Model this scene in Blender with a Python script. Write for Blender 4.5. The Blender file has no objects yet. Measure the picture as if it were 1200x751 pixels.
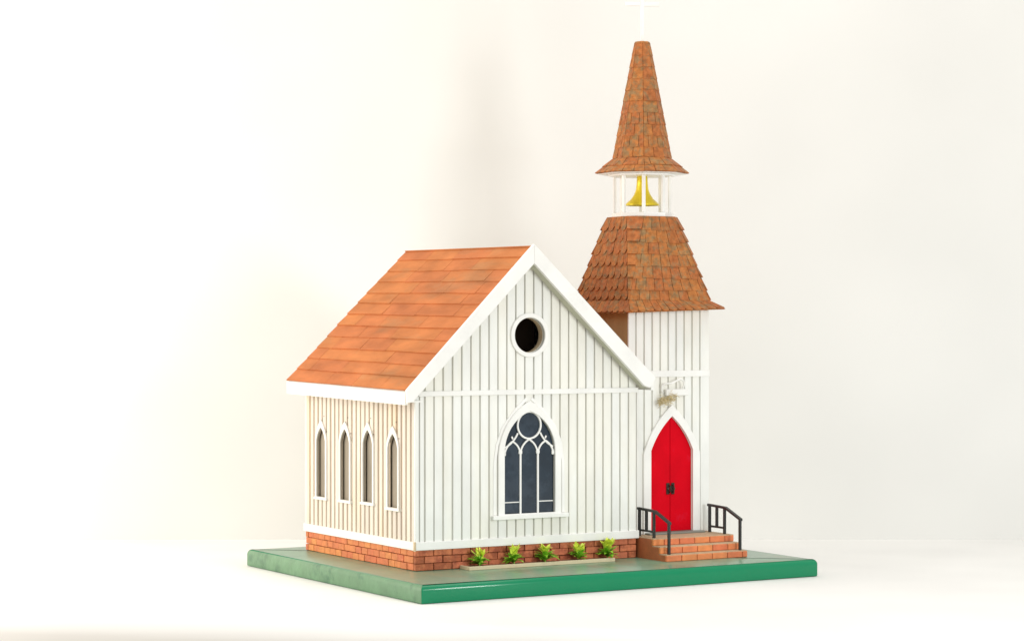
import bpy, bmesh, math, random
from mathutils import Vector, Matrix
random.seed(11)
S = 0.001                      # everything below is laid out in millimetres
D = bpy.data
scene = bpy.context.scene
COL = scene.collection
R = math.radians

# ------------------------------------------------------------------ camera
TH = R(30.57); PT = R(-0.07)
right = Vector((math.cos(TH), -math.sin(TH), 0))
fwd_h = Vector((math.sin(TH), math.cos(TH), 0))
fwd = fwd_h * math.cos(PT) + Vector((0, 0, math.sin(PT)))
upv = right.cross(fwd)
CAM = Vector((-1250.5, -2332.0, 286.7))
cd = D.cameras.new('camera')
cam = D.objects.new('camera', cd); COL.objects.link(cam)
cam.matrix_world = Matrix.Translation(CAM * S) @ Matrix((right, upv, -fwd)).transposed().to_4x4()
cd.sensor_width = 36; cd.lens = 2741 / 1200 * 36
cd.clip_start = 0.05; cd.clip_end = 60
scene.camera = cam

def cpt(u, v, z):              # u to the right of the lens axis, v away from the camera (mm)
    p = CAM + right * u + fwd_h * v
    return Vector((p.x, p.y, z))

# ------------------------------------------------------------------ light
w = D.worlds.new('World'); scene.world = w; w.use_nodes = True
bg = w.node_tree.nodes['Background']
bg.inputs[0].default_value = (1.0, 0.995, 0.975, 1); bg.inputs[1].default_value = 0.64

def area(name, loc, target, sx, sy, power, col):
    l = D.lights.new(name, 'AREA'); l.shape = 'RECTANGLE'; l.size = sx; l.size_y = sy
    l.energy = power; l.color = col
    o = D.objects.new(name, l); COL.objects.link(o)
    o.location = loc * S
    o.rotation_euler = ((target - loc) * S).to_track_quat('-Z', 'Y').to_euler()
    return o
area('softbox_lamp', cpt(1090, 1280, 400), cpt(60, 2850, 260), 0.30, 0.42, 12.0, (0.97, 0.99, 1.0))
area('side_lamp', cpt(-1500, 2700, 800), cpt(-150, 2850, 150), 0.7, 0.7, 3.8, (1.0, 0.88, 0.74))
area('background_lamp', cpt(-1250, 2500, 380), cpt(-230, 3242, 300), 0.8, 0.8, 9.5, (1.0, 0.915, 0.81))

area('overhead_fill_lamp', cpt(200, 2500, 1700), cpt(150, 2750, 0), 1.2, 0.9, 8.5, (1.0, 0.985, 0.95))  # unseen fill, added overhead to brighten the table

scene.view_settings.view_transform = 'Standard'
scene.view_settings.look = 'None'
scene.view_settings.exposure = 0.15
scene.view_settings.gamma = 1.0
scene.view_settings.use_curve_mapping = False
scene.render.engine = 'CYCLES'

# ------------------------------------------------------------------ materials
def mat(name, col, rough=0.6, var=0.0, hue=(0, 0, 0), nscale=60, ndet=4, col2=None, mix=0.0, mscale=20,
        rvar=0.22, bump=0.0, bscale=200, coat=0.0, metal=0.0, stretch=(1, 1, 1), spec=0.5):
    """var: brightness change from object to object; col2: second colour in noise patches."""
    m = D.materials.new(name); m.use_nodes = True
    nt = m.node_tree; N = nt.nodes; L = nt.links
    b = N['Principled BSDF']
    b.inputs['Roughness'].default_value = rough
    b.inputs['Metallic'].default_value = metal
    b.inputs['Coat Weight'].default_value = coat
    b.inputs['Coat Roughness'].default_value = 0.12
    b.inputs['Specular IOR Level'].default_value = spec
    geo = N.new('ShaderNodeNewGeometry')
    mp = N.new('ShaderNodeMapping'); mp.inputs['Scale'].default_value = stretch
    L.new(geo.outputs['Position'], mp.inputs[0])
    oi = N.new('ShaderNodeObjectInfo')
    rgb = N.new('ShaderNodeRGB'); rgb.outputs[0].default_value = (*col, 1)
    out = rgb.outputs[0]
    if col2:
        n = N.new('ShaderNodeTexNoise'); n.inputs['Scale'].default_value = mscale; n.inputs['Detail'].default_value = 5
        n.inputs['Roughness'].default_value = 0.65
        L.new(mp.outputs[0], n.inputs['Vector'])
        add = N.new('ShaderNodeMath'); add.operation = 'MULTIPLY_ADD'
        L.new(oi.outputs['Random'], add.inputs[0]); add.inputs[1].default_value = rvar if var else 0.0
        L.new(n.outputs['Fac'], add.inputs[2])
        rp = N.new('ShaderNodeValToRGB'); rp.color_ramp.elements[0].position = 0.62 - mix * 0.3
        rp.color_ramp.elements[1].position = 0.74 - mix * 0.2
        L.new(add.outputs[0], rp.inputs[0])
        mx = N.new('ShaderNodeMix'); mx.data_type = 'RGBA'
        L.new(rp.outputs[0], mx.inputs[0]); L.new(out, mx.inputs[6]); mx.inputs[7].default_value = (*col2, 1)
        out = mx.outputs[2]
    n2 = N.new('ShaderNodeTexNoise'); n2.inputs['Scale'].default_value = nscale; n2.inputs['Detail'].default_value = ndet
    L.new(mp.outputs[0], n2.inputs['Vector'])
    hsv = N.new('ShaderNodeHueSaturation')
    val = N.new('ShaderNodeMath'); val.operation = 'MULTIPLY_ADD'
    L.new(oi.outputs['Random'], val.inputs[0]); val.inputs[1].default_value = var
    v2 = N.new('ShaderNodeMapRange'); v2.inputs['To Min'].default_value = 0.94 - var * .9 - hue[2]; v2.inputs['To Max'].default_value = 1.05 - var * .1 + hue[2]
    v2.inputs['From Min'].default_value = 0.25; v2.inputs['From Max'].default_value = 0.75
    L.new(n2.outputs['Fac'], v2.inputs['Value']); L.new(v2.outputs[0], val.inputs[2])
    L.new(val.outputs[0], hsv.inputs['Value']); L.new(out, hsv.inputs['Color'])
    if hue[0]:
        hm = N.new('ShaderNodeMath'); hm.operation = 'MULTIPLY_ADD'
        L.new(oi.outputs['Random'], hm.inputs[0]); hm.inputs[1].default_value = hue[0]; hm.inputs[2].default_value = 0.5 - hue[0] / 2
        L.new(hm.outputs[0], hsv.inputs['Hue'])
    L.new(hsv.outputs[0], b.inputs['Base Color'])
    if bump:
        n3 = N.new('ShaderNodeTexNoise'); n3.inputs['Scale'].default_value = bscale; n3.inputs['Detail'].default_value = 5
        L.new(mp.outputs[0], n3.inputs['Vector'])
        bp = N.new('ShaderNodeBump'); bp.inputs['Strength'].default_value = bump; bp.inputs['Distance'].default_value = 0.001
        L.new(n3.outputs['Fac'], bp.inputs['Height']); L.new(bp.outputs[0], b.inputs['Normal'])
    return m

M = {}
M['white'] = mat('white_paint', (0.81, 0.815, 0.775), 0.45, var=0.04, col2=(0.80, 0.79, 0.72), rvar=.25, mix=.05, mscale=9, bump=0.25, bscale=260, stretch=(1, 1, .35), nscale=40)
M['trim'] = mat('white_trim_paint', (0.83, 0.825, 0.79), 0.4, var=0.02, bump=0.25, bscale=150, nscale=30)
M['wallboard'] = mat('white_backing_paint', (0.68, 0.68, 0.62), 0.6, bump=0.2, bscale=200)
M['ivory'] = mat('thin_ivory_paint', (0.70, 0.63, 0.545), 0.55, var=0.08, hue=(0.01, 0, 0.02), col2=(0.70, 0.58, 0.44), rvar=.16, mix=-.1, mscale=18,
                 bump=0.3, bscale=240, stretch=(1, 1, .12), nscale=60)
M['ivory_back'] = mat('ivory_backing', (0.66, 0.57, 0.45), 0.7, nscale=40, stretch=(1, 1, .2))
M['wood'] = mat('raw_plywood', (0.48, 0.36, 0.18), 0.7, nscale=50, hue=(0, 0, 0.1), stretch=(1, 1, .15), bump=0.3)
M['holewood'] = mat('cut_wood_edge', (0.60, 0.47, 0.30), 0.7, nscale=60)
M['darkwood'] = mat('dark_interior_wood', (0.07, 0.045, 0.028), 0.8)
M['roofboard'] = mat('orange_stained_cedar', (0.485, 0.165, 0.056), 0.65, var=0.06, hue=(0.007, 0, 0.14), col2=(0.43, 0.175, 0.07), rvar=.09, mix=0.1, mscale=26, spec=.12,
                     bump=0.6, bscale=260, stretch=(1, .35, 1), nscale=55, ndet=8)
M['shingle'] = mat('weathered_copper_shingle', (0.40, 0.138, 0.040), 0.6, var=0.10, hue=(0.010, 0, 0.24), col2=(0.27, 0.155, 0.07), rvar=.04, mix=0.45, mscale=120, spec=.15,
                   bump=0.8, bscale=350, nscale=170, ndet=8)
M['brick'] = mat('red_orange_brick', (0.56, 0.17, 0.07), 0.7, var=0.16, hue=(0.010, 0, 0.16), col2=(0.34, 0.08, 0.03), mix=0.2, mscale=60,
                 bump=0.7, bscale=400, nscale=150)
M['brickside'] = mat('orange_brick', (0.64, 0.21, 0.075), 0.7, var=0.12, hue=(0.02, 0, 0.08), bump=0.5, bscale=400, nscale=120)
M['jamb'] = mat('dark_window_reveal', (0.03, 0.02, 0.012), 0.9)  # near-black brown on the side window reveals
M['stepside'] = mat('red_brown_step_side', (0.46, 0.14, 0.05), 0.7, nscale=90, hue=(0, 0, 0.1), bump=0.4)
M['floor'] = mat('bounce_floor_boards', (0.55, 0.40, 0.22), 0.6, nscale=6, stretch=(1, .1, 1))
M['mortar'] = mat('brown_mortar', (0.42, 0.15, 0.065), 0.9, nscale=100)
M['stepbrick'] = mat('clay_step_brick', (0.70, 0.215, 0.075), 0.6, var=0.15, hue=(0.015, 0, 0.06), bump=0.4, bscale=300, nscale=90)
M['tread'] = mat('tan_mortar_tread', (0.50, 0.36, 0.22), 0.8, nscale=90, bump=0.4, hue=(0, 0, 0.08))
M['threshold'] = mat('grey_threshold', (0.22, 0.23, 0.20), 0.7)
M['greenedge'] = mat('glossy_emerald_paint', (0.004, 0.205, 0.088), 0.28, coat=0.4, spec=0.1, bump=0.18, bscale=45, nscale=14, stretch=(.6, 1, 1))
M['greentop'] = mat('hazed_stained_green_paint', (0.165, 0.30, 0.195), 0.35, coat=0.3, col2=(0.235, 0.265, 0.165), mix=0.3, mscale=13, nscale=30, hue=(0, 0, 0.10),  # top: pale reflected haze put into the colour, with brownish stain patches
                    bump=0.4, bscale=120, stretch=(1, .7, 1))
M['greenside'] = mat('glare_paled_sage_paint', (0.12, 0.245, 0.13), 0.5, coat=0.1, col2=(0.045, 0.13, 0.07), mix=0.32, mscale=28, nscale=60, hue=(0, 0, 0.08),  # left edge: glare put into the colour as paler green, with dark mottling
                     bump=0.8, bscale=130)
M['red'] = mat('red_door_paint', (0.62, 0.001, 0.010), 0.45, spec=0.05, nscale=30, hue=(0.0, 0, 0.06), col2=(0.56, 0.012, 0.035), mix=0.1, mscale=30, bump=0.2)
M['iron'] = mat('black_iron', (0.022, 0.024, 0.022), 0.45, nscale=100, bump=0.4, bscale=300)
M['bronze'] = mat('dark_bronze', (0.045, 0.03, 0.022), 0.4, metal=0.5)
M['glass'] = mat('dark_slate_glass', (0.014, 0.026, 0.040), 0.14, var=0.2, nscale=25, hue=(0, 0, 0.15), col2=(0.025, 0.04, 0.058), mix=0.0, mscale=40, spec=0.5)
M['sideglass'] = mat('smoky_brown_pane', (0.30, 0.26, 0.20), 0.45, nscale=50, hue=(0, 0, 0.1), stretch=(1, 1, .3))
M['gold'] = mat('gold_bell', (0.80, 0.62, 0.03), 0.3, metal=0.35, nscale=60)
M['lime'] = mat('lime_plastic_leaf', (0.72, 0.82, 0.09), 0.45, nscale=200, hue=(0, 0, 0.2))
M['leaf'] = mat('green_plastic_leaf', (0.26, 0.60, 0.03), 0.45, nscale=200, hue=(0, 0, 0.25), col2=(0.42, 0.66, 0.05), mix=0.3, mscale=150)
M['strip'] = mat('pale_wood_strip', (0.62, 0.53, 0.34), 0.6, nscale=80, bump=0.4)
M['soil'] = mat('brown_soil', (0.24, 0.10, 0.05), 0.95, nscale=300, bump=1.0, bscale=600)
M['straw'] = mat('dried_straw', (0.52, 0.42, 0.22), 0.8, nscale=200, hue=(0, 0, 0.15))
M['paper'] = mat('white_backdrop_paper', (0.735, 0.73, 0.70), 0.75, nscale=3, bump=0.08, bscale=60, ndet=2)
M['cloth'] = mat('white_table_paper', (0.82, 0.81, 0.785), 0.7, nscale=4, bump=0.08, bscale=60, ndet=2)

# ------------------------------------------------------------------ mesh helpers
def link(name, me, m, parent=None, loc=None):
    o = D.objects.new(name, me); COL.objects.link(o)
    if m is not None and not me.materials:
        me.materials.append(M[m] if isinstance(m, str) else m)
    if parent: o.parent = parent
    if loc: o.location = Vector(loc) * S
    return o

def fin(bm, name, recalc=True):
    if recalc: bmesh.ops.recalc_face_normals(bm, faces=bm.faces)
    bmesh.ops.scale(bm, vec=(S, S, S), verts=bm.verts)
    me = D.meshes.new(name); bm.to_mesh(me); bm.free()
    return me

def obj(name, bm, m, parent=None, loc=None, smooth=False):
    me = fin(bm, name)
    if smooth:
        for p in me.polygons: p.use_smooth = True
    return link(name, me, m, parent, loc)

def hexa(bm, c):
    """c: 8 corners, bottom four then top four, same order"""
    v = [bm.verts.new(p) for p in c]
    for f in ((3, 2, 1, 0), (4, 5, 6, 7), (0, 1, 5, 4), (1, 2, 6, 5), (2, 3, 7, 6), (3, 0, 4, 7)):
        bm.faces.new([v[i] for i in f])
    return v

def box(bm, x0, x1, y0, y1, z0, z1, bev=0, seg=1):
    b2 = bmesh.new()
    hexa(b2, [(x0, y0, z0), (x1, y0, z0), (x1, y1, z0), (x0, y1, z0), (x0, y0, z1), (x1, y0, z1), (x1, y1, z1), (x0, y1, z1)])
    if bev: bmesh.ops.bevel(b2, geom=b2.edges[:], offset=bev, segments=seg, affect='EDGES', profile=0.5)
    me = D.meshes.new('tmp'); b2.to_mesh(me); b2.free(); bm.from_mesh(me); D.meshes.remove(me)

def boxobj(name, x0, x1, y0, y1, z0, z1, m, parent, bev=0, seg=1):
    bm = bmesh.new(); box(bm, x0, x1, y0, y1, z0, z1, bev, seg)
    return obj(name, bm, m, parent)

def plate(name, outlines, t, mp, m, parent, bev=0.0):
    """2-D outlines (first the outer one, the rest holes) extruded to thickness t and mapped into place"""
    cu = D.curves.new('tmp', 'CURVE'); cu.dimensions = '2D'; cu.fill_mode = 'BOTH'
    cu.extrude = max(t / 2 - bev, 0.01); cu.bevel_depth = bev; cu.bevel_resolution = 0; cu.offset = -bev
    for o in outlines:
        s = cu.splines.new('POLY'); s.points.add(len(o) - 1); s.use_cyclic_u = True
        for i, (a, b) in enumerate(o): s.points[i].co = (a, b, 0, 1)
    co = D.objects.new('tmp', cu)
    me = D.meshes.new_from_object(co)
    D.objects.remove(co); D.curves.remove(cu)
    bm = bmesh.new(); bm.from_mesh(me); D.meshes.remove(me)
    bmesh.ops.remove_doubles(bm, verts=bm.verts, dist=0.01)
    for v in bm.verts: v.co = Vector(mp(v.co.x, v.co.y, v.co.z))
    for f in bm.faces: f.smooth = False
    return obj(name, bm, m, parent)

def fmap(yc): return lambda a, b, c: (a, yc + c, b)       # a plate facing the front, centred at depth yc
def smap(xc): return lambda a, b, c: (xc + c, a, b)       # a plate facing the side

def circle(cx, cz, r, n=40): return [(cx + r * math.cos(2 * math.pi * i / n), cz + r * math.sin(2 * math.pi * i / n)) for i in range(n)]

def arch(cx, a, z0, zs, za, n=10, pull=1.0):
    """pointed arch: half width a, foot z0, springing zs, apex za"""
    h = za - zs; Rr = (h * h + a * a) / (2 * a)
    Rr *= pull
    # right arc from (a,0) to (0,h) with radius Rr (pull>1 makes it flatter)
    if pull == 1.0:
        tot = math.asin(min(1, h / Rr)); pts = [(a - Rr + Rr * math.cos(tot * i / n), Rr * math.sin(tot * i / n)) for i in range(n + 1)]
    else:
        sag = math.hypot(a, h) ** 2 / (8 * Rr)
        pts = []
        for i in range(n + 1):
            t = i / n; px, pz = a * (1 - t), h * t; k = 4 * sag * t * (1 - t); L = math.hypot(a, h)
            pts.append((px + k * h / L, pz + k * a / L))
    o = [(cx - a, z0), (cx + a, z0)] + [(cx + p, zs + q) for p, q in pts] + [(cx - p, zs + q) for p, q in reversed(pts[:-1])]
    return o

def archfun(cx, a, zs, za, pull=1.0):
    pts = [p for p in arch(0, a, 0, zs, za, 24, pull)]
    pts = pts[2:27]                                    # right arc from springing to apex
    def f(x):
        d = abs(x - cx)
        if d >= a: return None
        for (p0, q0), (p1, q1) in zip(pts, pts[1:]):
            if p1 <= d <= p0:
                return q0 + (q1 - q0) * ((p0 - d) / max(1e-6, p0 - p1))
        return za
    return f

def ribbon(name, paths, wd, y0, y1, m, parent, mp=None):
    bm = bmesh.new()
    for k, pts in enumerate(paths):
        e = k * 0.04
        prev = None
        for i, p in enumerate(pts):
            q0 = pts[max(0, i - 1)]; q1 = pts[min(len(pts) - 1, i + 1)]
            dx, dz = q1[0] - q0[0], q1[1] - q0[1]; L = math.hypot(dx, dz) or 1
            nx, nz = -dz / L * wd / 2, dx / L * wd / 2
            ring = [bm.verts.new(c) for c in ((p[0] + nx, y0 + e, p[1] + nz), (p[0] - nx, y0 + e, p[1] - nz), (p[0] - nx, y1, p[1] - nz), (p[0] + nx, y1, p[1] + nz))]
            if prev:
                for j in range(4): bm.faces.new((prev[j], prev[(j + 1) % 4], ring[(j + 1) % 4], ring[j]))
            else: bm.faces.new(ring)
            prev = ring
        bm.faces.new(prev[::-1])
    return obj(name, bm, m, parent)

def lathe(name, prof, cx, cy, m, parent, n=28, smooth=True):
    bm = bmesh.new(); prev = None
    for r, z in prof:
        ring = [bm.verts.new((cx + r * math.cos(2 * math.pi * i / n), cy + r * math.sin(2 * math.pi * i / n), z)) for i in range(n)]
        if prev:
            for i in range(n): bm.faces.new((prev[i], prev[(i + 1) % n], ring[(i + 1) % n], ring[i]))
        prev = ring
    return obj(name, bm, m, parent, smooth=smooth)

def tube(bm, pts, r, n=7):
    prev = None
    for i, p in enumerate(pts):
        p = Vector(p); t = (Vector(pts[min(i + 1, len(pts) - 1)]) - Vector(pts[max(i - 1, 0)])).normalized()
        a = t.orthogonal().normalized() if prev is None else (a0 - t * a0.dot(t)).normalized()
        a0 = a; b = t.cross(a)
        rr = r[i] if isinstance(r, (list, tuple)) else r
        ring = [bm.verts.new(p + (a * math.cos(2 * math.pi * k / n) + b * math.sin(2 * math.pi * k / n)) * rr) for k in range(n)]
        if prev:
            for k in range(n): bm.faces.new((prev[k], prev[(k + 1) % n], ring[(k + 1) % n], ring[k]))
        else: bm.faces.new(ring[::-1])
        prev = ring
    bm.faces.new(prev)

def empty(name, loc, parent=None):
    o = D.objects.new(name, None); COL.objects.link(o); o.location = Vector(loc) * S
    o.empty_display_size = 0.02
    if parent: o.parent = parent
    return o

# ------------------------------------------------------------------ the setting: table and wall
ZT = -20.4
def surf(name, rows, m):
    bm = bmesh.new(); g = [[bm.verts.new(p) for p in r] for r in rows]
    for a, b in zip(g, g[1:]):
        for i in range(len(a) - 1): bm.faces.new((a[i], a[i + 1], b[i + 1], b[i]))
    o = obj(name, bm, m, smooth=True); o['kind'] = 'structure'
    return o
WALLV = 3242
us = [-2600 + 5200 * i / 40 for i in range(41)]
def front_v(u):                # the near edge of the table runs slightly askew to the picture
    return 2438 - (u + 550) * 0.22
rows = [[cpt(u, WALLV + 40, ZT) for u in us], [cpt(u, 2900, ZT) for u in us]]
for k in range(9):
    a = R(90) * k / 8; rad = 26
    rows.append([cpt(u, front_v(u) + 22 - rad * math.sin(a), ZT - rad + rad * math.cos(a)) for u in us])
rows.append([cpt(u, front_v(u) - 120, ZT - 700) for u in us])
surf('table', rows, 'cloth')
surf('floor', [[cpt(u, -1500, -760) for u in us], [cpt(u, 1000, -760) for u in us], [cpt(u, WALLV + 200, -760) for u in us]], 'floor')  # unseen floor, added for warm bounce on the table's front edge
surf('wall', [[cpt(u, WALLV, ZT - 60) for u in us], [cpt(u, WALLV, 600) for u in us], [cpt(u, WALLV, 1900) for u in us]], 'paper')

# ------------------------------------------------------------------ the model church
church = empty('model_church', (200, 100, ZT))
church['label'] = 'wooden model church birdhouse, white with orange roof, steeple and red door on a green board'
church['category'] = 'model church'
OFF = Vector((200, 100, ZT)) * S
_link = link
def link(name, me, m, parent=None, loc=None):           # children of the church keep the shared millimetre layout
    o = _link(name, me, m, parent, loc)
    if parent is church: o.location = o.location - OFF
    return o

# --- base board
BX0, BX1, BY0, BY1 = -59.8, 475.5, -124.9, 330.5
bm = bmesh.new()
hexa(bm, [(BX0, BY0, ZT + .3), (BX1, BY0, ZT + .3), (BX1, BY1, ZT + .3), (BX0, BY1, ZT + .3), (BX0, BY0, 0), (BX1, BY0, 0), (BX1, BY1, 0), (BX0, BY1, 0)])
vert = [e for e in bm.edges if abs(e.verts[0].co.z - e.verts[1].co.z) > 1]
bmesh.ops.bevel(bm, geom=vert, offset=2.0, segments=2, affect='EDGES', profile=0.5)
top = [e for e in bm.edges if e.verts[0].co.z > -0.5 and e.verts[1].co.z > -0.5]
bmesh.ops.bevel(bm, geom=top, offset=6.0, segments=6, affect='EDGES', profile=0.5)
bot = [e for e in bm.edges if e.verts[0].co.z < ZT + .5 and e.verts[1].co.z < ZT + .5]
bmesh.ops.bevel(bm, geom=bot, offset=1.5, segments=2, affect='EDGES', profile=0.5)
bmesh.ops.recalc_face_normals(bm, faces=bm.faces)
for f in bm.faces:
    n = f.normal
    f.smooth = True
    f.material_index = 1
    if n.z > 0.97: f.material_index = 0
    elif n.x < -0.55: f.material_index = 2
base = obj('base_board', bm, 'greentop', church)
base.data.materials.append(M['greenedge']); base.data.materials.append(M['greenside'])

# --- brick foundation of the nave
W_, DP = 300.0, 286.0
bm = bmesh.new()
box(bm, 3.5, 298, 3.5, DP - 2, -1, 24)
found = obj('foundation', bm, 'mortar', church)
def brickmesh(sx, sy, sz, m):
    bm = bmesh.new(); box(bm, -sx / 2, sx / 2, -sy / 2, sy / 2, -sz / 2, sz / 2, 0.4)
    me = fin(bm, 'brick'); me.materials.append(M[m]); return me
bf = brickmesh(23.0, 5, 7.4, 'brick'); bs = brickmesh(5, 14.6, 7.4, 'brickside'); bfh = brickmesh(11.2, 5, 7.4, 'brick')
def sub(name, me, parent, loc, rot=None):
    o = D.objects.new(name, me); COL.objects.link(o); o.parent = parent
    o.location = Vector(loc) * S - (Vector(parent.location) if False else Vector((0, 0, 0)))
    if rot: o.rotation_euler = rot
    return o
for r_ in range(3):
    z = 4.2 + r_ * 8.1
    off = 0 if r_ % 2 == 0 else -12
    x = 0.0 + off
    while x < 299:
        lo, hi = max(0, x), min(299, x + 23.4)
        if hi - lo > 4:
            if hi - lo > 20: sub('brick', bf, found, ((lo + hi) / 2, 2.2 + random.uniform(-.35, .35), z + random.uniform(-.2, .2)), (0, random.uniform(-.006, .006), random.uniform(-.012, .012)))
            else:
                o = sub('brick', bfh, found, ((lo + hi) / 2, 2.2, z)); o.scale = ((hi - lo) / 11.5, 1, 1)
        x += 24.0
    y = 5.0 + (0 if r_ % 2 == 0 else -7.6)
    while y < DP:
        lo, hi = max(5, y), min(DP - 1, y + 14.8)
        if hi - lo > 3:
            o = sub('brick', bs, found, (2.3 + random.uniform(-.3, .3), (lo + hi) / 2, z + random.uniform(-.15, .15)))
            o.scale = (1, (hi - lo) / 14.8, 1)
        y += 15.2
for y0, y1 in ((DP, DP),): pass

# --- openings
HC, HZ, HR = 149.5, 266.3, 20.0
WX, = (149.2,)
def gable_top(x):              # underside of the rakes at the wall
    return 359 - (145 - x) * 0.99 if x < 145 else 359 - (x - 145) * 0.925
win_in = arch(WX, 33.6, 60, 131, 177, 14)
outer = [(2, 24), (W_ - 2, 24), (W_ - 2, gable_top(W_ - 2)), (145, 359), (2, gable_top(2))]
FW = plate('front_wall', [outer, circle(HC, HZ, HR), win_in], 9, fmap(6.0), 'holewood', church)
FW.data.materials.append(M['wallboard'])
for p in FW.data.polygons:
    if abs(p.normal.y) > .9: p.material_index = 1 if p.center.y < 0.006 else 0
sidez = lambda cy: arch(cy, 12.0, 69, 137.5, 154, 8, 1.35)
SWY = [51.8, 115.0, 175.0, 240.0]
SWZ = [-0.5, 1.5, 0.0, -0.5]
def shift(o, dz): return [(a, b + dz) for a, b in o]
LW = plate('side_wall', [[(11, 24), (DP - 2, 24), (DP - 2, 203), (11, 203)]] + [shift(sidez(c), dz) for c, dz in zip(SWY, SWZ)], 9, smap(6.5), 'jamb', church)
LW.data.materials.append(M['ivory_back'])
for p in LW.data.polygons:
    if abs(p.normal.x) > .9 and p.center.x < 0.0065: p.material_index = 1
boxobj('side_wall', 290, 298.5, 11, DP - 2, 24, 208, 'wallboard', church)
plate('back_wall', [[(2, 24), (W_ - 2, 24), (W_ - 2, gable_top(W_ - 2) + 3), (145, 362), (2, gable_top(2) + 3)]], 8, fmap(DP + 2), 'wallboard', church)
boxobj('nave_floor', 12, 289, 11, DP - 3, 23.5, 25, 'darkwood', church)
# dark panels backing the round entrance hole
bm = bmesh.new(); box(bm, 106, 193, 60, 63, 226, 312); obj('hole_backing_panel', bm, 'darkwood', church)
boxobj('hole_backing_panel', 60, 232, 11, 60, 220, 222, 'darkwood', church)

# --- battens: vertical strips whose ends follow the arch, the round hole and the gable
def batten(x0, x1, lo, hi, t, face, m, parent, side=False, n=4, name='batten'):
    """strip from lo(x) to hi(x); face = coordinate of its back; sticks out by t"""
    pts = [(x0 + (x1 - x0) * i / n, lo(x0 + (x1 - x0) * i / n)) for i in range(n + 1)]
    pts += [(x0 + (x1 - x0) * i / n, hi(x0 + (x1 - x0) * i / n)) for i in range(n, -1, -1)]
    k = len(pts); e = 0.45
    bm = bmesh.new()
    cx = (x0 + x1) / 2
    def P(a, d, b): return (face - d, a, b) if side else (a, face - d, b)
    tw = random.uniform(-.15, .15)
    back = [bm.verts.new(P(a, 0, b)) for a, b in pts]
    mid = [bm.verts.new(P(a, t - e, b)) for a, b in pts]
    frt = [bm.verts.new(P(a + (e if a < cx - .01 else (-e if a > cx + .01 else 0)) * (abs(a - cx) / ((x1 - x0) / 2)), t + tw * (a - cx) / (x1 - x0), b)) for a, b in pts]
    for A, B in ((back, mid), (mid, frt)):
        for i in range(k): bm.faces.new((A[i], A[(i + 1) % k], B[(i + 1) % k], B[i]))
    bm.faces.new(frt)
    return obj(name, bm, m, parent)

PIT = 12.0
wo = archfun(WX, 38.5, 131, 184)
def hole_span(x, r=23.5):
    d = abs(x - HC)
    return math.sqrt(r * r - d * d) if d < r else None
fb = FW
nb = 25
for i in range(nb):
    x0 = 0.6 + i * PIT + random.uniform(-.25, .25); x1 = x0 + 10.1 + random.uniform(-.2, .25)
    x1 = min(x1, 299.6)
    if i == 0: x0, x1 = -1.0, 4.2
    # lower storey
    ov = [wo(x) is not None for x in (x0, (x0 + x1) / 2, x1)]
    if any(ov):
        # below the sill
        batten(x0, x1, lambda x: 32.5, lambda x: 55.0, 2.6, 1.5, 'white', fb, n=1)
        if all(ov) or True:
            f = lambda x: (wo(x) if wo(x) is not None else 131)
            batten(x0, x1, lambda x: max(60, f(x)), lambda x: 198.2, 2.6, 1.5, 'white', fb, n=6)
    else:
        batten(x0, x1, lambda x: 32.5, lambda x: 198.2, 2.6, 1.5, 'white', fb, n=1)
    if i == 0:
        batten(5.6, 10.6, lambda x: 32.5, lambda x: 198.2, 2.6, 1.5, 'white', fb, n=1)
    # gable
    top = lambda x: gable_top(x) - 3.0
    if gable_top((x0 + x1) / 2) - 3 < 205: continue
    hs = [hole_span(x) for x in (x0, (x0 + x1) / 2, x1)]
    if any(h is not None for h in hs):
        g = lambda x: HZ - (hole_span(x) or 0)
        h = lambda x: HZ + (hole_span(x) or 0)
        batten(x0, x1, lambda x: 202.5, g, 2.6, 1.5, 'white', fb, n=8)
        batten(x0, x1, h, top, 2.6, 1.5, 'white', fb, n=8)
    else:
        batten(x0, x1, lambda x: 202.5, top, 2.6, 1.5, 'white', fb, n=2)

boxobj('belt_rail', 3, 300.5, -3.4, 1.4, 197.4, 203.4, 'trim', church, .5)
boxobj('skirting_board', -0.8, 302, -2.9, 1.6, 23.6, 33.0, 'trim', church, .5)
boxobj('skirting_board', -2.4, 1.8, -0.6, DP + 2, 23.6, 33.0, 'trim', church, .5)
boxobj('corner_post', -2.9, -0.9, -3.4, -0.7, 23.0, 33.4, 'holewood', church)

# side battens, cut round the lancet windows
PS = 11.45
wfs = [archfun(c, 14.8, 138, 158, 1.35) for c in SWY]
for i in range(25):
    y0 = 0.4 + i * PS + random.uniform(-.3, .3); y1 = y0 + 7.6 + random.uniform(-.3, .3)
    y1 = min(y1, DP + 1)
    hit = None
    for f, c, dz in zip(wfs, SWY, SWZ):
        if y1 > c - 14.8 and y0 < c + 14.8: hit = (f, c, dz)
    if hit is None:
        batten(y0, y1, lambda y: 32.5, lambda y: 203.0, 2.8, 2.2, 'ivory', LW, side=True, n=1)
    else:
        f, c, dz = hit
        batten(y0, y1, lambda y: 32.5, lambda y: 66 + dz, 2.8, 2.2, 'ivory', LW, side=True, n=1)
        g = lambda y: (f(y) + dz if f(y) is not None else 138 + dz)
        batten(y0, y1, g, lambda y: 203.0, 2.8, 2.2, 'ivory', LW, side=True, n=6)
        # outside the frame the strip carries on beside it
        if y0 < c - 14.8 and c - 14.8 - y0 > 1: batten(y0, c - 14.8, lambda y: 66 + dz, lambda y: 138 + dz, 2.8, 2.2, 'ivory', LW, side=True, n=1)
        if y1 > c + 14.8 and y1 - c - 14.8 > 1: batten(c + 14.8, y1, lambda y: 66 + dz, lambda y: 138 + dz, 2.8, 2.2, 'ivory', LW, side=True, n=1)

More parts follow.
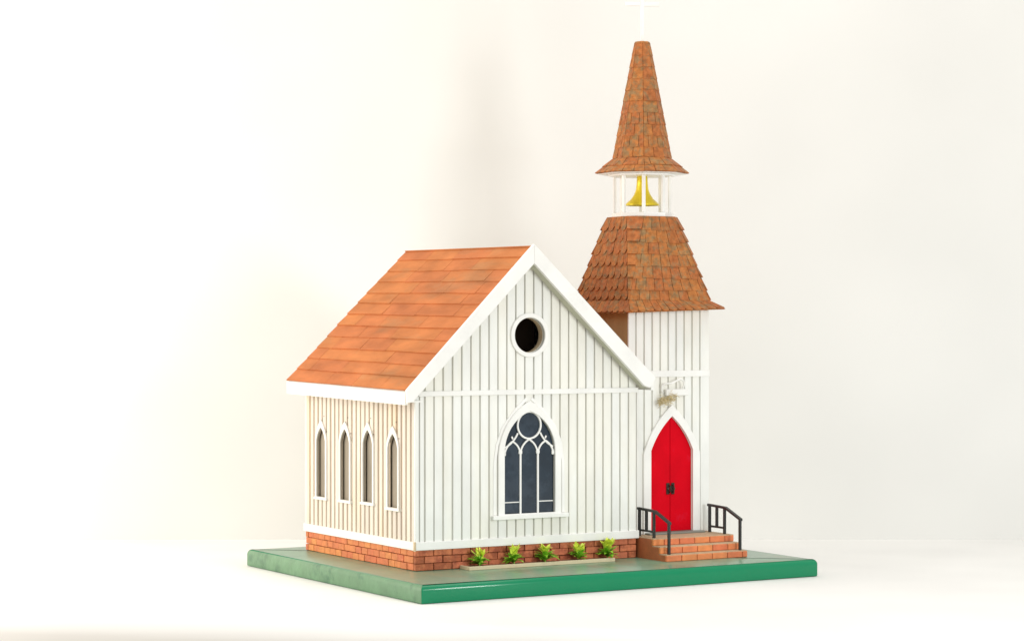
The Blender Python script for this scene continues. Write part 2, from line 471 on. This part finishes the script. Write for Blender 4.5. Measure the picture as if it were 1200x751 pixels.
# --- lancet windows of the side wall: frame with pane and sill
for c, dz in zip(SWY, SWZ):
    fr = plate('window', [shift(arch(c, 15.5, 66, 139, 163, 8, 1.6), dz), shift(arch(c, 12.2, 69, 137.5, 154, 8, 1.6), dz)], 2.0, smap(-1.4), 'trim', church, bev=.3)
    plate('pane', [shift(arch(c, 13.5, 67, 138, 156, 8, 1.35), dz)], 1.2, smap(4.2), 'sideglass', fr)
    bm = bmesh.new(); box(bm, -3.4, 1.8, c - 17.5, c + 17.5, 65.6 + dz, 68.6 + dz, .4); obj('sill', bm, 'trim', fr)

nh = bmesh.new(); bmesh.ops.create_uvsphere(nh, u_segments=8, v_segments=5, radius=.8); nh_me = fin(nh, 'nail_head'); nh_me.materials.append(M['bronze'])
for c, dz in zip(SWY, SWZ):
    for dy, z in ((-6.5, 167.5), (-13.8, 149.0)):
        o = link('nail_head', nh_me, None, church, (-0.7, c + dy, z + dz)); o.location = o.location; o.scale = (.5, 1, 1)
# --- round entrance hole ring
plate('hole_ring', [circle(HC, HZ, 25.8, 48), circle(HC, HZ, 20.4, 48)], 2.6, fmap(-2.3), 'trim', church, bev=.6)

# --- the big traceried window
wf = plate('window', [arch(WX, 42.5, 57.5, 124, 190, 16), arch(WX, 34.2, 60, 131, 178, 14)], 3.2, fmap(-2.9), 'trim', church, bev=.5)
bm = bmesh.new(); box(bm, WX - 51, WX + 51.5, -7.0, 1.0, 53.8, 58.6, .5); obj('sill', bm, 'trim', wf)
ring2 = ribbon('backing_frame', [[(WX - 46.5, 59), (WX - 46.3, 118), (WX - 43, 140), (WX - 35, 160), (WX - 18, 180), (WX - 3, 193)],
                                 [(WX + 46.5, 59), (WX + 46.3, 118), (WX + 43, 140), (WX + 35, 160), (WX + 18, 180), (WX + 3, 193)]], 3.5, -2.0, 1.6, 'trim', wf)
YG = 0.0
def pane(outl, y, n='pane'): return plate(n, [outl], 0.8, fmap(y), 'glass', wf)
pane(arch(WX, 34, 59, 131, 178.5, 14), YG + 1.0)
pane(circle(WX, 162, 14.8, 32), YG)
for cx, hw in ((WX - 22.4, 9.8), (WX, 10.6), (WX + 22.4, 9.8)):
    pane(arch(cx, hw, 61, 130, 143.5, 8), YG)
def arcpts(p0, p1, sag, n=9):
    (x0, z0), (x1, z1) = p0, p1; L = math.hypot(x1 - x0, z1 - z0); nx, nz = -(z1 - z0) / L, (x1 - x0) / L
    return [(x0 + (x1 - x0) * i / n + nx * sag * 4 * (i / n) * (1 - i / n), z0 + (z1 - z0) * i / n + nz * sag * 4 * (i / n) * (1 - i / n)) for i in range(n + 1)]
P1 = []
def mir(p): return [(2 * WX - x, z) for x, z in p]
m1 = 11.8
for pth in (arcpts((WX - 33.2, 129), (WX - 22.5, 143.5), 2.0),
            arcpts((WX - m1, 129), (WX - 22.5, 143.5), -2.4),
            arcpts((WX - m1, 129), (WX, 145.5), 2.6),
            arcpts((WX - 32.5, 136.5), (WX - 15.2, 153.0), -2.2),
            [(WX - 22.0, 146.3), (WX - 23.3, 149.2)]):
    P1 += [pth, mir(pth)]
ribbon('tracery', P1, 1.9, -2.0, -0.2, 'trim', wf)
ribbon('tracery', [[(x, z) for x, z in circle(WX, 162, 15.6, 36)] + [circle(WX, 162, 15.6, 36)[0]]], 2.0, -2.4, -0.2, 'trim', wf)
for s in (-1, 1):
    bm = bmesh.new(); box(bm, WX + s * m1 - 1.1, WX + s * m1 + 1.1, -2.2, -0.1, 60, 130); box(bm, WX + s * m1 - 2.4, WX + s * m1 + 2.4, -2.6, -0.2, 128.5, 133, .8)
    obj('mullion', bm, 'trim', wf)
    bm = bmesh.new(); box(bm, min(WX + s * 13, WX + s * 32.8), max(WX + s * 13, WX + s * 32.8), -1.3, -0.2, 72.6, 73.7); obj('glazing_bar', bm, 'trim', wf)
    bm = bmesh.new(); box(bm, WX + s * 32 - 1.2, WX + s * 32.6 + 1.2, -2.3, -0.2, 127, 132, .6); obj('tracery', bm, 'trim', wf)

# --- nave roof: deck, boards, fascia and rakes
LE0 = Vector((-21, -20, 206.0)); LE1 = Vector((-21, 295, 210.5))
RG0 = Vector((145, -20, 371.0)); RG1 = Vector((147, 299, 373.0))
RE0 = Vector((313.5, -20, 215.0)); RE1 = Vector((313.5, 296, 217.0))
def slab(bm, a, b, c, d, t):
    """a,b,c,d corner points of the top surface; thickness t along the inward normal"""
    n = (b - a).cross(d - a).normalized()
    if n.z < 0: n = -n
    hexa(bm, [a - n * t, b - n * t, c - n * t, d - n * t, a, b, c, d])
    return n
bm = bmesh.new()
yi = Vector((0, 6, 0))
dn = Vector((0, 0, -3.0))
slab(bm, LE0 + yi + dn, LE1 + dn, RG1 + dn, RG0 + yi + dn, 8)
slab(bm, RE0 + yi + dn, RE1 + dn, RG1 + dn + Vector((.05, 0, 0)), RG0 + yi + dn + Vector((.05, 0, 0)), 8)
roof = obj('nave_roof', bm, 'trim', church)
def boards(E0, E1, G0, G1, rows, mname):
    n = (E1 - E0).cross(G0 - E0).normalized()
    if n.z < 0: n = -n
    for r_ in range(rows):
        v0 = r_ / rows; v1 = (r_ + 1) / rows + 0.012
        if r_ == rows - 1: v1 = 1.0
        wob = random.uniform(-.004, .004)
        cuts = [0.0]
        u = random.uniform(.10, .34)
        while u < .9:
            cuts.append(u); u += random.uniform(.20, .36)
        cuts.append(1.0)
        for a, b in zip(cuts, cuts[1:]):
            g = 0.0010
            def pt(u, v): return E0.lerp(E1, u).lerp(G0.lerp(G1, u), v)
            j = [random.uniform(-.0035, .0035) for _ in range(2)]
            vb0, vb1 = v0 + wob + (j[0] if r_ else 0), v0 + wob + (j[1] if r_ else 0)
            if r_ == 0: vb0 = vb1 = 0.0
            lift = 2.6 + random.uniform(-.3, .3)
            ee = random.uniform(-1.3, 1.3) if b == 1.0 else 0
            A = pt(a + g, max(0, vb0)) + n * (lift - 3.0); B = pt(b - g, max(0, vb1)) + n * (lift - 3.0) + Vector((0, ee, 0))
            C2 = pt(b - g, v1) + n * (-1.6) + Vector((0, ee, 0)); D2 = pt(a + g, v1) + n * (-1.6)
            bm = bmesh.new()
            hexa(bm, [A - n * 1.3, B - n * 1.3, C2 - n * 1.2, D2 - n * 1.2, A, B, C2, D2])
            obj('roof_board', bm, mname, roof)
boards(LE0 + Vector((-1, 4, 0)), LE1 + Vector((-1, 1, 0)), RG0 + Vector((0, 4, 0)), RG1, 12, 'roofboard')
boards(RE0 + Vector((1, 4, 0)), RE1 + Vector((1, 1, 0)), RG0 + Vector((0, 4, 0)), RG1, 12, 'roofboard')
# fascia under the left and right eaves
for (A, B, sx) in ((LE0, LE1, -1), (RE0, RE1, 1)):
    bm = bmesh.new()
    x0, x1 = (A.x - .6, A.x + 3.2) if sx < 0 else (A.x - 3.2, A.x + .6)
    h = 14.6 if sx < 0 else 12
    ya, yb = A.y + 4.6, B.y
    za, zb = A.z - 2.6, B.z - 2.6
    hexa(bm, [(x0, ya, za - h), (x1, ya, za - h), (x1, yb, zb - h), (x0, yb, zb - h), (x0, ya, za), (x1, ya, za), (x1, yb, zb), (x0, yb, zb)])
    obj('fascia', bm, 'trim', church)
# soffit under the left eave
bm = bmesh.new(); hexa(bm, [(-18, -14, 191.5), (1.5, -14, 191.5), (1.5, 292, 195.5), (-18, 292, 195.5), (-18, -14, 193.3), (1.5, -14, 193.3), (1.5, 292, 197.3), (-18, 292, 197.3)])
# (the eave is open underneath: only a narrow lining board)
obj('soffit', bm, 'trim', church)
# rake boards on the front gable
TH_ = 22.5
ap = (145, 371.6)
lr = [(-21.4, 205.6), ap, (145, ap[1] - TH_), (-6.5, 199.6), (-13.5, 192.0), (-20.8, 191.2)]
bm_pts = [(x, z) for x, z in lr]
plate('rake_board', [bm_pts], 5.0, fmap(-18.2), 'trim', church, bev=.5)
rr = [(145.06, ap[1]), (314, 215.0), (306, 203.2), (298, 205.6), (145.06, ap[1] - TH_)]
plate('rake_board', [rr], 5.0, fmap(-18.2), 'trim', church, bev=.5)
# greenish soffit strips behind the rakes, reaching back to the wall
M['soffit'] = mat('shaded_soffit_paint', (0.52, 0.53, 0.42), 0.7, nscale=60)  # greenish paint darkened: underside shade put into the colour
def soffit(xa, za, xb, zb, n=14):
    bm = bmesh.new(); prev = None
    for i in range(n + 1):
        t = i / n; x = xa + (xb - xa) * t; z = za + (zb - za) * t
        k = random.uniform(-.8, .8)
        ring = [bm.verts.new(c) for c in ((x, -15.8, z - 4.5), (x, -1.8, z - 7.0 + k), (x, 1.0, z + 4), (x, -15.8, z + 4))]
        if prev:
            for j in range(4): bm.faces.new((prev[j], prev[(j + 1) % 4], ring[(j + 1) % 4], ring[j]))
        else: bm.faces.new(ring)
        prev = ring
    bm.faces.new(prev[::-1])
    return obj('soffit', bm, 'soffit', church)
soffit(145.3, 356.5, 305, 208.5)
soffit(144.7, 356.5, -10, 203)

# ------------------------------------------------------------------ tower
TX0, TX1, TY0, TY1 = 302.0, 419.0, 20.0, 137.0
TC = ((TX0 + TX1) / 2, (TY0 + TY1) / 2)
DX = 363.0
door_in = arch(DX, 31.0, 25, 126, 168, 12, 2.4)
tf = plate('tower_front_wall', [[(TX0 + 7.3, 3), (TX1 - 7.3, 3), (TX1 - 7.3, 306), (TX0 + 7.3, 306)], arch(DX, 31.0, 27, 126, 168, 12, 2.4)], 8, fmap(TY0 + 6), 'wallboard', church)
boxobj('tower_side_wall', TX0, TX0 + 7, TY0 + 2.1, TY1, -.5, 306, 'wood', church)
boxobj('tower_side_wall', TX1 - 7, TX1, TY0 + 2.1, TY1, -.5, 306, 'white', church)
boxobj('tower_back_wall', TX0 + 7.2, TX1 - 7.2, TY1 - 7, TY1 - .3, -.5, 306, 'wallboard', church)
# brick footing of the tower, seen beside the steps
boxobj('tower_footing', TX0 - .8, TX1 + 1.0, TY0 - 1, TY0 + 1.8, -.5, 25, 'mortar', church)
do = archfun(DX, 37.0, 126, 176, 2.2)
tb = tf
npit = 11.75
for i in range(10):
    x0 = TX0 - .6 + i * npit; x1 = x0 + 9.5 + random.uniform(-.2, .2)
    if i == 9: x1 = TX1 + .8
    ov = any(do(x) is not None for x in (x0, (x0 + x1) / 2, x1))
    if ov:
        f = lambda x: (do(x) if do(x) is not None else 126)
        if x0 < DX - 37 and DX - 37 - x0 > 1: batten(x0, DX - 37, lambda x: 25.5, lambda x: 126, 2.4, TY0 + 2, 'white', tb, n=1)
        if x1 > DX + 37 and x1 - DX - 37 > 1: batten(DX + 37, x1, lambda x: 25.5, lambda x: 126, 2.4, TY0 + 2, 'white', tb, n=1)
        batten(x0, x1, f, lambda x: 215.3, 2.4, TY0 + 2, 'white', tb, n=6)
    else:
        batten(x0, x1, lambda x: 25.5, lambda x: 215.3, 2.4, TY0 + 2, 'white', tb, n=1)
    batten(x0, x1, lambda x: 221.5, lambda x: 303, 2.4, TY0 + 2, 'white', tb, n=1)
boxobj('belt_rail', TX0 + .2, TX1 + 1.2, TY0 - 1.6, TY0 + 1.6, 214.6, 222.4, 'trim', church, .5)

# door
dfr = plate('door', [arch(DX, 41.5, 25.3, 122, 181, 12, 2.0), arch(DX, 31.2, 24.9, 126, 168, 12, 2.4)], 4.2, fmap(TY0 - 1.4), 'trim', church, bev=.5)
half = arch(DX, 31.2, 27.5, 126, 168.2, 12, 2.4)
rightp = [p for p in half if p[0] >= DX - .01]
la = sorted([p for p in half if p[0] >= DX - .01 and p[1] > 100], key=lambda p: p[1])
rleaf = [(DX + .35, 27.5), (DX + 31.4, 27.5)] + la[:-1] + [(DX + .35, 167.8)]
lleaf = [(2 * DX - x, z) for x, z in rleaf]
plate('door_leaf', [rleaf], 2.4, fmap(TY0 + 2.6), 'red', dfr, bev=.25)
plate('door_leaf', [lleaf], 2.4, fmap(TY0 + 2.3), 'red', dfr, bev=.25)
for s in (-1, 1):
    bm = bmesh.new()
    box(bm, DX + s * 3.6 - 2.4, DX + s * 3.6 + 2.4, TY0 - .2, TY0 + 1.2, 72, 86, .6)
    tube(bm, [(DX + s * 2.6, TY0 - .4, 83), (DX + s * 2.4, TY0 - 3.4, 82), (DX + s * 2.2, TY0 - 3.8, 79), (DX + s * 2.4, TY0 - 3.4, 75.5), (DX + s * 2.6, TY0 - .4, 74.5)], .9, 6)
    bmesh.ops.create_icosphere(bm, subdivisions=1, radius=1.7, matrix=Matrix.Translation((DX + s * 4.6, TY0 - .8, 79)))
    obj('handle', bm, 'bronze', dfr)
bm = bmesh.new(); box(bm, DX - 40, DX + 42, 6, TY0 + 3, 25.1, 27.2, .5); obj('threshold', bm, 'threshold', dfr)

# ornament over the door: white bracket, wire curl and a tuft of straw
bm = bmesh.new()
box(bm, 352, 385, 12.5, 17.4, 192, 200, .8)
orn = obj('door_ornament', bm, 'trim', church)
bm = bmesh.new()
tube(bm, [(346, 14, 204), (350, 11, 207), (356, 8, 207), (362, 7, 210), (369, 8, 212.5), (375, 10, 210), (377, 12, 205), (376, 14, 199)], 1.2, 7)
tube(bm, [(346, 14, 204), (346.5, 15, 199), (349, 16, 196)], 1.0, 6)
obj('wire_curl', bm, M['trim'], orn)
bm = bmesh.new()
rs = random.Random(5)
for i in range(170):
    t = rs.random(); cx = 340 + 24 * t; cz = 184 + 6.5 * t + rs.gauss(0, 2.8); cy = 11 + rs.gauss(0, 2.6)
    a = rs.uniform(-.6, .9); l = rs.uniform(3.5, 7.5)
    d = Vector((math.cos(a), rs.uniform(-.5, .5), math.sin(a))) * l
    c = Vector((cx, cy, cz))
    tube(bm, [c - d / 2, c + Vector((0, 0, rs.uniform(-.8, .8))), c + d / 2], [.12, .36, .1], 4)
tuft = obj('straw_tuft', bm, 'straw', orn)

# ------------------------------------------------------------------ shingled roofs of the tower
def shingles(face, rows, wd, parent, store, t=1.7, lift=2.6, pointed=0.0, over=.16, rnd=None):
    """face: BL, BR, TR, TL seen from outside.  store: None -> every shingle its own object, else a shared bmesh"""
    BL, BR, TR, TL = [Vector(p) for p in face]
    n = (BR - BL).cross(TL - BL).normalized() if (TL - BL).length > 0.1 else (BR - BL).cross(TR - BL).normalized()
    H = ((TL + TR) / 2 - (BL + BR) / 2).length
    for r_ in range(rows):
        v0 = r_ / rows; v1 = (r_ + 1) / rows
        L0 = BL.lerp(TL, v0); R0 = BR.lerp(TR, v0)
        wrow = (BL.lerp(TL, (v0 + v1) / 2) - BR.lerp(TR, (v0 + v1) / 2)).length
        k = max(1, round(wrow / wd))
        cuts = [0.0]
        if k > 1:
            o_ = (0.5 if r_ % 2 else 0.0)
            c = [(i + o_) / k for i in range(0 if o_ else 1, k)]
            cuts += [x + random.uniform(-.06, .06) / k for x in c if 0.0 < x < 1.0]
        cuts.append(1.0)
        for a, b in zip(cuts, cuts[1:]):
            g = min(.35 / max(wrow, 1), .02)
            a2, b2 = (a + g if a > 0 else 0.0), (b - g if b < 1 else 1.0)
            dv = random.uniform(-.05, .05) / rows
            vb = v0 - over / rows + dv if r_ else v0 + dv * .6
            vt = min(v1 + .08 / rows, 1.0)
            def pt(u, v): return BL.lerp(TL, v).lerp(BR.lerp(TR, v), u)
            lf = lift * random.uniform(.75, 1.2)
            uc = (a2 + b2) / 2
            du = pointed / rows
            low = [pt(a2, vb + du), pt(a2 + (b2 - a2) * .22, vb + du * .25), pt(uc, vb), pt(b2 - (b2 - a2) * .22, vb + du * .25), pt(b2, vb + du)] if pointed else [pt(a2, vb), pt(b2, vb + random.uniform(-.03, .03) / rows)]
            up_ = [pt(b2, vt), pt(a2, vt)]
            bm = store if store is not None else bmesh.new()
            tp = [bm.verts.new(p + n * lf) for p in low] + [bm.verts.new(p + n * .5) for p in up_]
            bt = [bm.verts.new(p + n * (lf - t)) for p in low] + [bm.verts.new(p + n * (.5 - t)) for p in up_]
            K = len(tp)
            bm.faces.new(tp); bm.faces.new(bt[::-1])
            for i in range(K): bm.faces.new((tp[i], bt[i], bt[(i + 1) % K], tp[(i + 1) % K]))
            if store is None: obj('shingle', bm, 'shingle', parent)

def tiltz(x): return 292.3 + (x - (TC[0] - 70)) / 140 * 4.6
# lower, broached roof: square foot, chamfered top
A_, Bf = 70.0, 79.0
def sq(h, z, hf=None, tilt=False):
    hf = hf or h
    P = [(-h, -hf), (h, -hf), (h, h), (-h, h)]
    return [Vector((TC[0] + x, TC[1] + y, tiltz(TC[0] + x) if tilt else z)) for x, y in P]
foot = sq(A_, 0, Bf, True)
joint = sq(59.5, 307.5)
def oct8(c, half, z):
    a, b = half - c, half
    P = [(-a, -b), (a, -b), (b, -a), (b, a), (a, b), (-a, b), (-b, a), (-b, -a)]
    return [Vector((TC[0] + x, TC[1] + y, z)) for x, y in P]
topo = oct8(15.0, 37.0, 410.5)
bm = bmesh.new()
fv = [bm.verts.new(p) for p in foot]; jv = [bm.verts.new(p) for p in joint]; tv = [bm.verts.new(p) for p in topo]
for i in range(4):
    bm.faces.new((fv[i], fv[(i + 1) % 4], jv[(i + 1) % 4], jv[i]))
bm.faces.new((jv[0], jv[1], tv[1], tv[0])); bm.faces.new((jv[1], jv[2], tv[3], tv[2])); bm.faces.new((jv[2], jv[3], tv[5], tv[4])); bm.faces.new((jv[3], jv[0], tv[7], tv[6]))
bm.faces.new((jv[1], tv[2], tv[1])); bm.faces.new((jv[2], tv[4], tv[3])); bm.faces.new((jv[3], tv[6], tv[5])); bm.faces.new((jv[0], tv[0], tv[7]))
bm.faces.new(tv); bm.faces.new(fv[::-1])
troof = obj('tower_roof', bm, 'shingle', church)
back = bmesh.new()
mains = [(0, 1, 1, 0), (1, 2, 3, 2), (2, 3, 5, 4), (3, 0, 7, 6)]
for q, (j0, j1, t1, t0) in enumerate(mains):
    st = None if q in (0, 3) else back
    shingles((joint[j0], joint[j1], topo[t1], topo[t0]), 7, 13.5, troof, st, pointed=(.38 if q == 3 else 0), lift=(1.7 if q == 3 else 1.3), over=.2, t=1.1)
    shingles((foot[q], foot[(q + 1) % 4], joint[(q + 1) % 4], joint[q]), 1, 11.0, troof, st, pointed=.12, lift=1.6)
for j, a, b in ((0, 7, 0), (1, 1, 2), (2, 3, 4), (3, 5, 6)):
    e = 2.2
    jl = joint[j]
    shingles((jl, jl + (topo[b] - topo[a]).normalized() * 1.5, topo[b], topo[a]), 7, 30, troof, None if j == 0 else back, lift=2.8)
o = obj('rear_shingle', back, 'shingle', troof); o['kind'] = 'stuff'

# --- belfry: floor, posts, ceiling, bell
VA = -(R(90) + TH)                       # direction from the steeple towards the camera
VA = math.atan2(-fwd_h.y, -fwd_h.x)
def ringpts(r, z, n=8, off=0.0): return [Vector((TC[0] + r * math.cos(VA + off + 2 * math.pi * i / n), TC[1] + r * math.sin(VA + off + 2 * math.pi * i / n), z)) for i in range(n)]
def prism(name, r0, z0, r1, z1, m, parent, n=8):
    bm = bmesh.new(); a = [bm.verts.new(p) for p in ringpts(r0, z0, n)]; b = [bm.verts.new(p) for p in ringpts(r1, z1, n)]
    for i in range(n): bm.faces.new((a[i], a[(i + 1) % n], b[(i + 1) % n], b[i]))
    bm.faces.new(a[::-1]); bm.faces.new(b)
    return obj(name, bm, m, parent)
belf = prism('belfry', 37.5, 410.8, 37.5, 415.5, 'trim', church)
pb = bmesh.new(); box(pb, -2.2, 2.2, -1.8, 1.8, 0, 47.5, .5); post_me = fin(pb, 'post'); post_me.materials.append(M['trim'])
for i in range(8):
    a = VA + i * math.pi / 4
    o = sub('post', post_me, belf, (TC[0] + 34 * math.cos(a), TC[1] + 34 * math.sin(a), 415.6), (0, 0, a + math.pi / 2))
prism('ceiling', 42, 461.2, 42, 463.4, 'trim', belf)
bell = lathe('bell', [(1, 463), (5.5, 462.5), (6.6, 460), (7.0, 452), (7.8, 445), (10, 439), (14, 433), (18.5, 429), (21, 426.2), (21, 425), (18.5, 425), (12, 434), (6, 446), (1, 452)], TC[0], TC[1], 'gold', belf)
cl = bmesh.new(); tube(cl, [(TC[0], TC[1], 447), (TC[0], TC[1], 428)], .8); bmesh.ops.create_icosphere(cl, subdivisions=2, radius=2.6, matrix=Matrix.Translation((TC[0], TC[1], 427)))
obj('clapper', cl, 'gold', belf)

# --- spire
sp_b, sp_j, sp_t = ringpts(57.5, 464.5), ringpts(36.0, 483.0), ringpts(9.5, 625)
bm = bmesh.new()
b_, j_, t_ = [[bm.verts.new(p) for p in q] for q in (sp_b, sp_j, sp_t)]
for i in range(8):
    k = (i + 1) % 8
    bm.faces.new((b_[i], b_[k], j_[k], j_[i])); bm.faces.new((j_[i], j_[k], t_[k], t_[i]))
bm.faces.new(b_[::-1]); bm.faces.new(t_)
spire = obj('spire', bm, 'shingle', church)
spire_under = prism('skirt_lining', 55.0, 463.6, 55.0, 464.3, 'trim', church)
back = bmesh.new()
for i in range(8):
    k = (i + 1) % 8
    st = None if i in (0, 7, 1, 6) else back
    shingles((sp_j[i], sp_j[k], sp_t[k], sp_t[i]), 10, 13.5, spire, st, lift=1.1, t=.9, over=.12, pointed=.06)
    shingles((sp_b[i], sp_b[k], sp_j[k], sp_j[i]), 2, 15.0, spire, st, lift=1.5, t=1.2)
o = obj('rear_shingle', back, 'shingle', spire); o['kind'] = 'stuff'
prism('spire_cap', 10.2, 625.3, 8.8, 627.5, 'shingle', church)
# --- cross on the spire
bm = bmesh.new()
a = math.radians(-8)
hexv = [(-2.3, -1.6), (2.3, -1.6), (2.3, 1.6), (-2.3, 1.6)]
box(bm, -2.3, 2.3, -1.6, 1.6, 627.6, 700, .4); box(bm, -21, -2.32, -1.5, 1.5, 672, 676.6, .4); box(bm, 2.32, 21, -1.5, 1.5, 671.4, 676, .4)
bmesh.ops.rotate(bm, verts=bm.verts, cent=(0, 0, 0), matrix=Matrix.Rotation(-TH, 3, 'Z'))
bmesh.ops.translate(bm, vec=(TC[0], TC[1], 0), verts=bm.verts)
obj('cross', bm, 'trim', church)

# ------------------------------------------------------------------ steps and railings
SY = [-60.5, -47.5, -33.0]; SZ = [8.2, 16.6, 25.0]
bm = bmesh.new()
prof = [(SY[0] + 4, -.4), (SY[0] + 4, 7.2), (SY[1] + 4, 7.2), (SY[1] + 4, 15.6), (SY[2] + 4, 15.6), (SY[2] + 4, 24.2), (18.6, 24.2), (18.6, -.4)]
sx0, sx1 = 302.2, 419.2
a = [bm.verts.new((sx0, y, z)) for y, z in prof]; b = [bm.verts.new((sx1, y, z)) for y, z in prof]
for i in range(len(prof)): bm.faces.new((a[i], a[(i + 1) % 8], b[(i + 1) % 8], b[i]))
bm.faces.new(a); bm.faces.new(b[::-1])
steps = obj('steps', bm, 'stepside', church)
sbw = (sx1 - sx0) / 5.3
for r_ in range(3):
    x = sx0 - [0, .55, .28][r_] * sbw
    z0 = [-.2, 8.0, 16.4][r_]; z1 = SZ[r_] - .9
    while x < sx1 - 1:
        lo, hi = max(sx0, x), min(sx1, x + sbw - 1.0)
        if hi - lo > 2:
            bm = bmesh.new(); box(bm, lo, hi, SY[r_] + random.uniform(-.3, .3), SY[r_] + 5, z0 + .5, z1, .5); obj('brick', bm, 'stepbrick', steps)
        x += sbw
    bm = bmesh.new(); box(bm, sx0 + .3, sx1 - .3, SY[r_] + .6, (SY[r_ + 1] + 3.6 if r_ < 2 else 17.5), z1 - .6, SZ[r_], .2); obj('tread', bm, 'tread', steps)
    bm = bmesh.new(); box(bm, sx0 + .3, sx1 - .3, SY[r_] + 1.4, SY[r_] + 3.9, z0 + .2, z1 - .7); obj('mortar_joint', bm, 'mortar', steps)

def railing(X):
    bm = bmesh.new()
    def bar(p, q, hw=1.5, ht=1.3):
        p = Vector(p); q = Vector(q)
        hexa(bm, [(p.x - hw, p.y, p.z - ht), (p.x + hw, p.y, p.z - ht), (q.x + hw, q.y, q.z - ht), (q.x - hw, q.y, q.z - ht),
                  (p.x - hw, p.y, p.z + ht), (p.x + hw, p.y, p.z + ht), (q.x + hw, q.y, q.z + ht), (q.x - hw, q.y, q.z + ht)])
    bar((X, 9.5, 58.2), (X, -27.0, 56.8), 1.9, 1.4); bar((X, -27.1, 56.8), (X, -58.5, 44.6), 1.9, 1.4)
    rl = obj('railing', bm, 'iron', church)
    for y, z0, z1 in ((6.5, 25.1, 57.0), (-8.5, 33.2, 56.4), (-24.5, 25.1, 55.8), (-56.0, 8.3, 44.8)):
        b2 = bmesh.new(); box(b2, X - 1.5, X + 1.5, y - 1.6, y + 1.6, z0, z1, .3); obj('post', b2, 'iron', rl)
    b2 = bmesh.new(); box(b2, X - 1.2, X + 1.2, -22.8, 4.8, 31.2, 33.6, .2); obj('lower_rail', b2, 'iron', rl)
    return rl
railing(308.5); railing(411.5)

# ------------------------------------------------------------------ planting strip and shrubs
bm = bmesh.new(); box(bm, 57, 254, -24, -21.2, 0.1, 4.4, .4); box(bm, 57, 59.6, -21.1, -1, 0.1, 4.2, .3)
strip = obj('planter_edging', bm, 'strip', church)
bm = bmesh.new(); nx = 60
gr = [[bm.verts.new((59.6 + 193 * i / nx, -21.3 + 21 * j / 8, 3.0 + random.uniform(-.7, .7))) for j in range(9)] for i in range(nx + 1)]
for i in range(nx):
    for j in range(8): bm.faces.new((gr[i][j], gr[i + 1][j], gr[i + 1][j + 1], gr[i][j + 1]))
o = obj('soil', bm, 'soil', strip); o['kind'] = 'stuff'

def leaf(bm, base, az, el, L, wd, droop, mi):
    d = Vector((math.cos(az), math.sin(az), 0)); s = Vector((-math.sin(az), math.cos(az), 0))
    prev = None; n = 4; p = Vector(base); e = el
    for i in range(n + 1):
        t = i / n; w_ = wd * math.sin(math.pi * min(.97, .12 + .85 * t)) ** .8
        cup = Vector((0, 0, w_ * .25))
        ring = [bm.verts.new(p - s * w_ + cup), bm.verts.new(p), bm.verts.new(p + s * w_ + cup)]
        if prev:
            for j in range(2):
                f = bm.faces.new((prev[j], prev[j + 1], ring[j + 1], ring[j])); f.material_index = mi; f.smooth = True
        prev = ring
        p = p + (d * math.cos(e) + Vector((0, 0, math.sin(e)))) * (L / n); e -= droop / n
specs = [(76.4, 'leftmost small green plastic shrub by the brick foundation, nearest the church corner', 1.0, 'twin'),
         (122.5, 'roundest small green plastic shrub, second from the left along the brick foundation', 1.05, 'round'),
         (164.5, 'middle small plastic shrub along the brick foundation, its side leaves spread wide', 1.05, 'wide'),
         (210.5, 'small plastic shrub with two yellow upright tips, second from the brick steps', 1.0, 'twin'),
         (250.5, 'rightmost small plastic shrub, leafy and tallest, nearest the brick steps', 1.12, 'tall')]
for k, (x, lab, sc, kind) in enumerate(specs):
    rs = random.Random(20 + k); sc *= 0.98
    e = empty('plastic_shrub', (x, -12.5, 3.0)); e['label'] = lab; e['category'] = 'plant'; e['group'] = 'small plastic shrubs along the foundation'
    bm = bmesh.new()
    for i in range(30):            # lower skirt of leaves
        az = rs.uniform(0, 2 * math.pi)
        leaf(bm, (rs.uniform(-1.6, 1.6), rs.uniform(-1.6, 1.6), rs.uniform(1, 7) * sc), az, rs.uniform(.2, .8), rs.uniform(10.5, 15) * sc * (1.2 if kind == 'wide' else 1), rs.uniform(2.1, 3.2), rs.uniform(.2, 1.1), 0)
    o = obj('leaves', bm, 'leaf', e)
    bm = bmesh.new()
    ups = {'twin': [(-5.5, 0), (5.5, 0)], 'round': [(-5, 0), (5, 1), (0, -1)], 'wide': [(-3, 0), (3, 0), (0, 0)], 'tall': [(-5, 1), (3, -2), (0, 2), (6, 0)]}[kind]
    for ux, uy in ups:
        for i in range(7):
            az = rs.uniform(0, 2 * math.pi)
            leaf(bm, (ux * .55 + rs.uniform(-1, 1), uy + rs.uniform(-1, 1), rs.uniform(9, 13) * sc), az + 0, rs.uniform(.7, 1.35), rs.uniform(8.5, 12.5) * sc, rs.uniform(1.7, 2.8), rs.uniform(.1, .9), 0)
    obj('young_leaves', bm, 'lime', e)
    bm = bmesh.new(); tube(bm, [(0, 0, -1), (0.3, 0, 6), (0, 0.3, 13 * sc)], [.9, .7, .4], 6)
    for ux, uy in ups: tube(bm, [(0, 0, 5), (ux * .4, uy * .4, 9), (ux * .6, uy * .6, 13 * sc)], [.6, .5, .3], 5)
    obj('stem', bm, 'leaf', e)
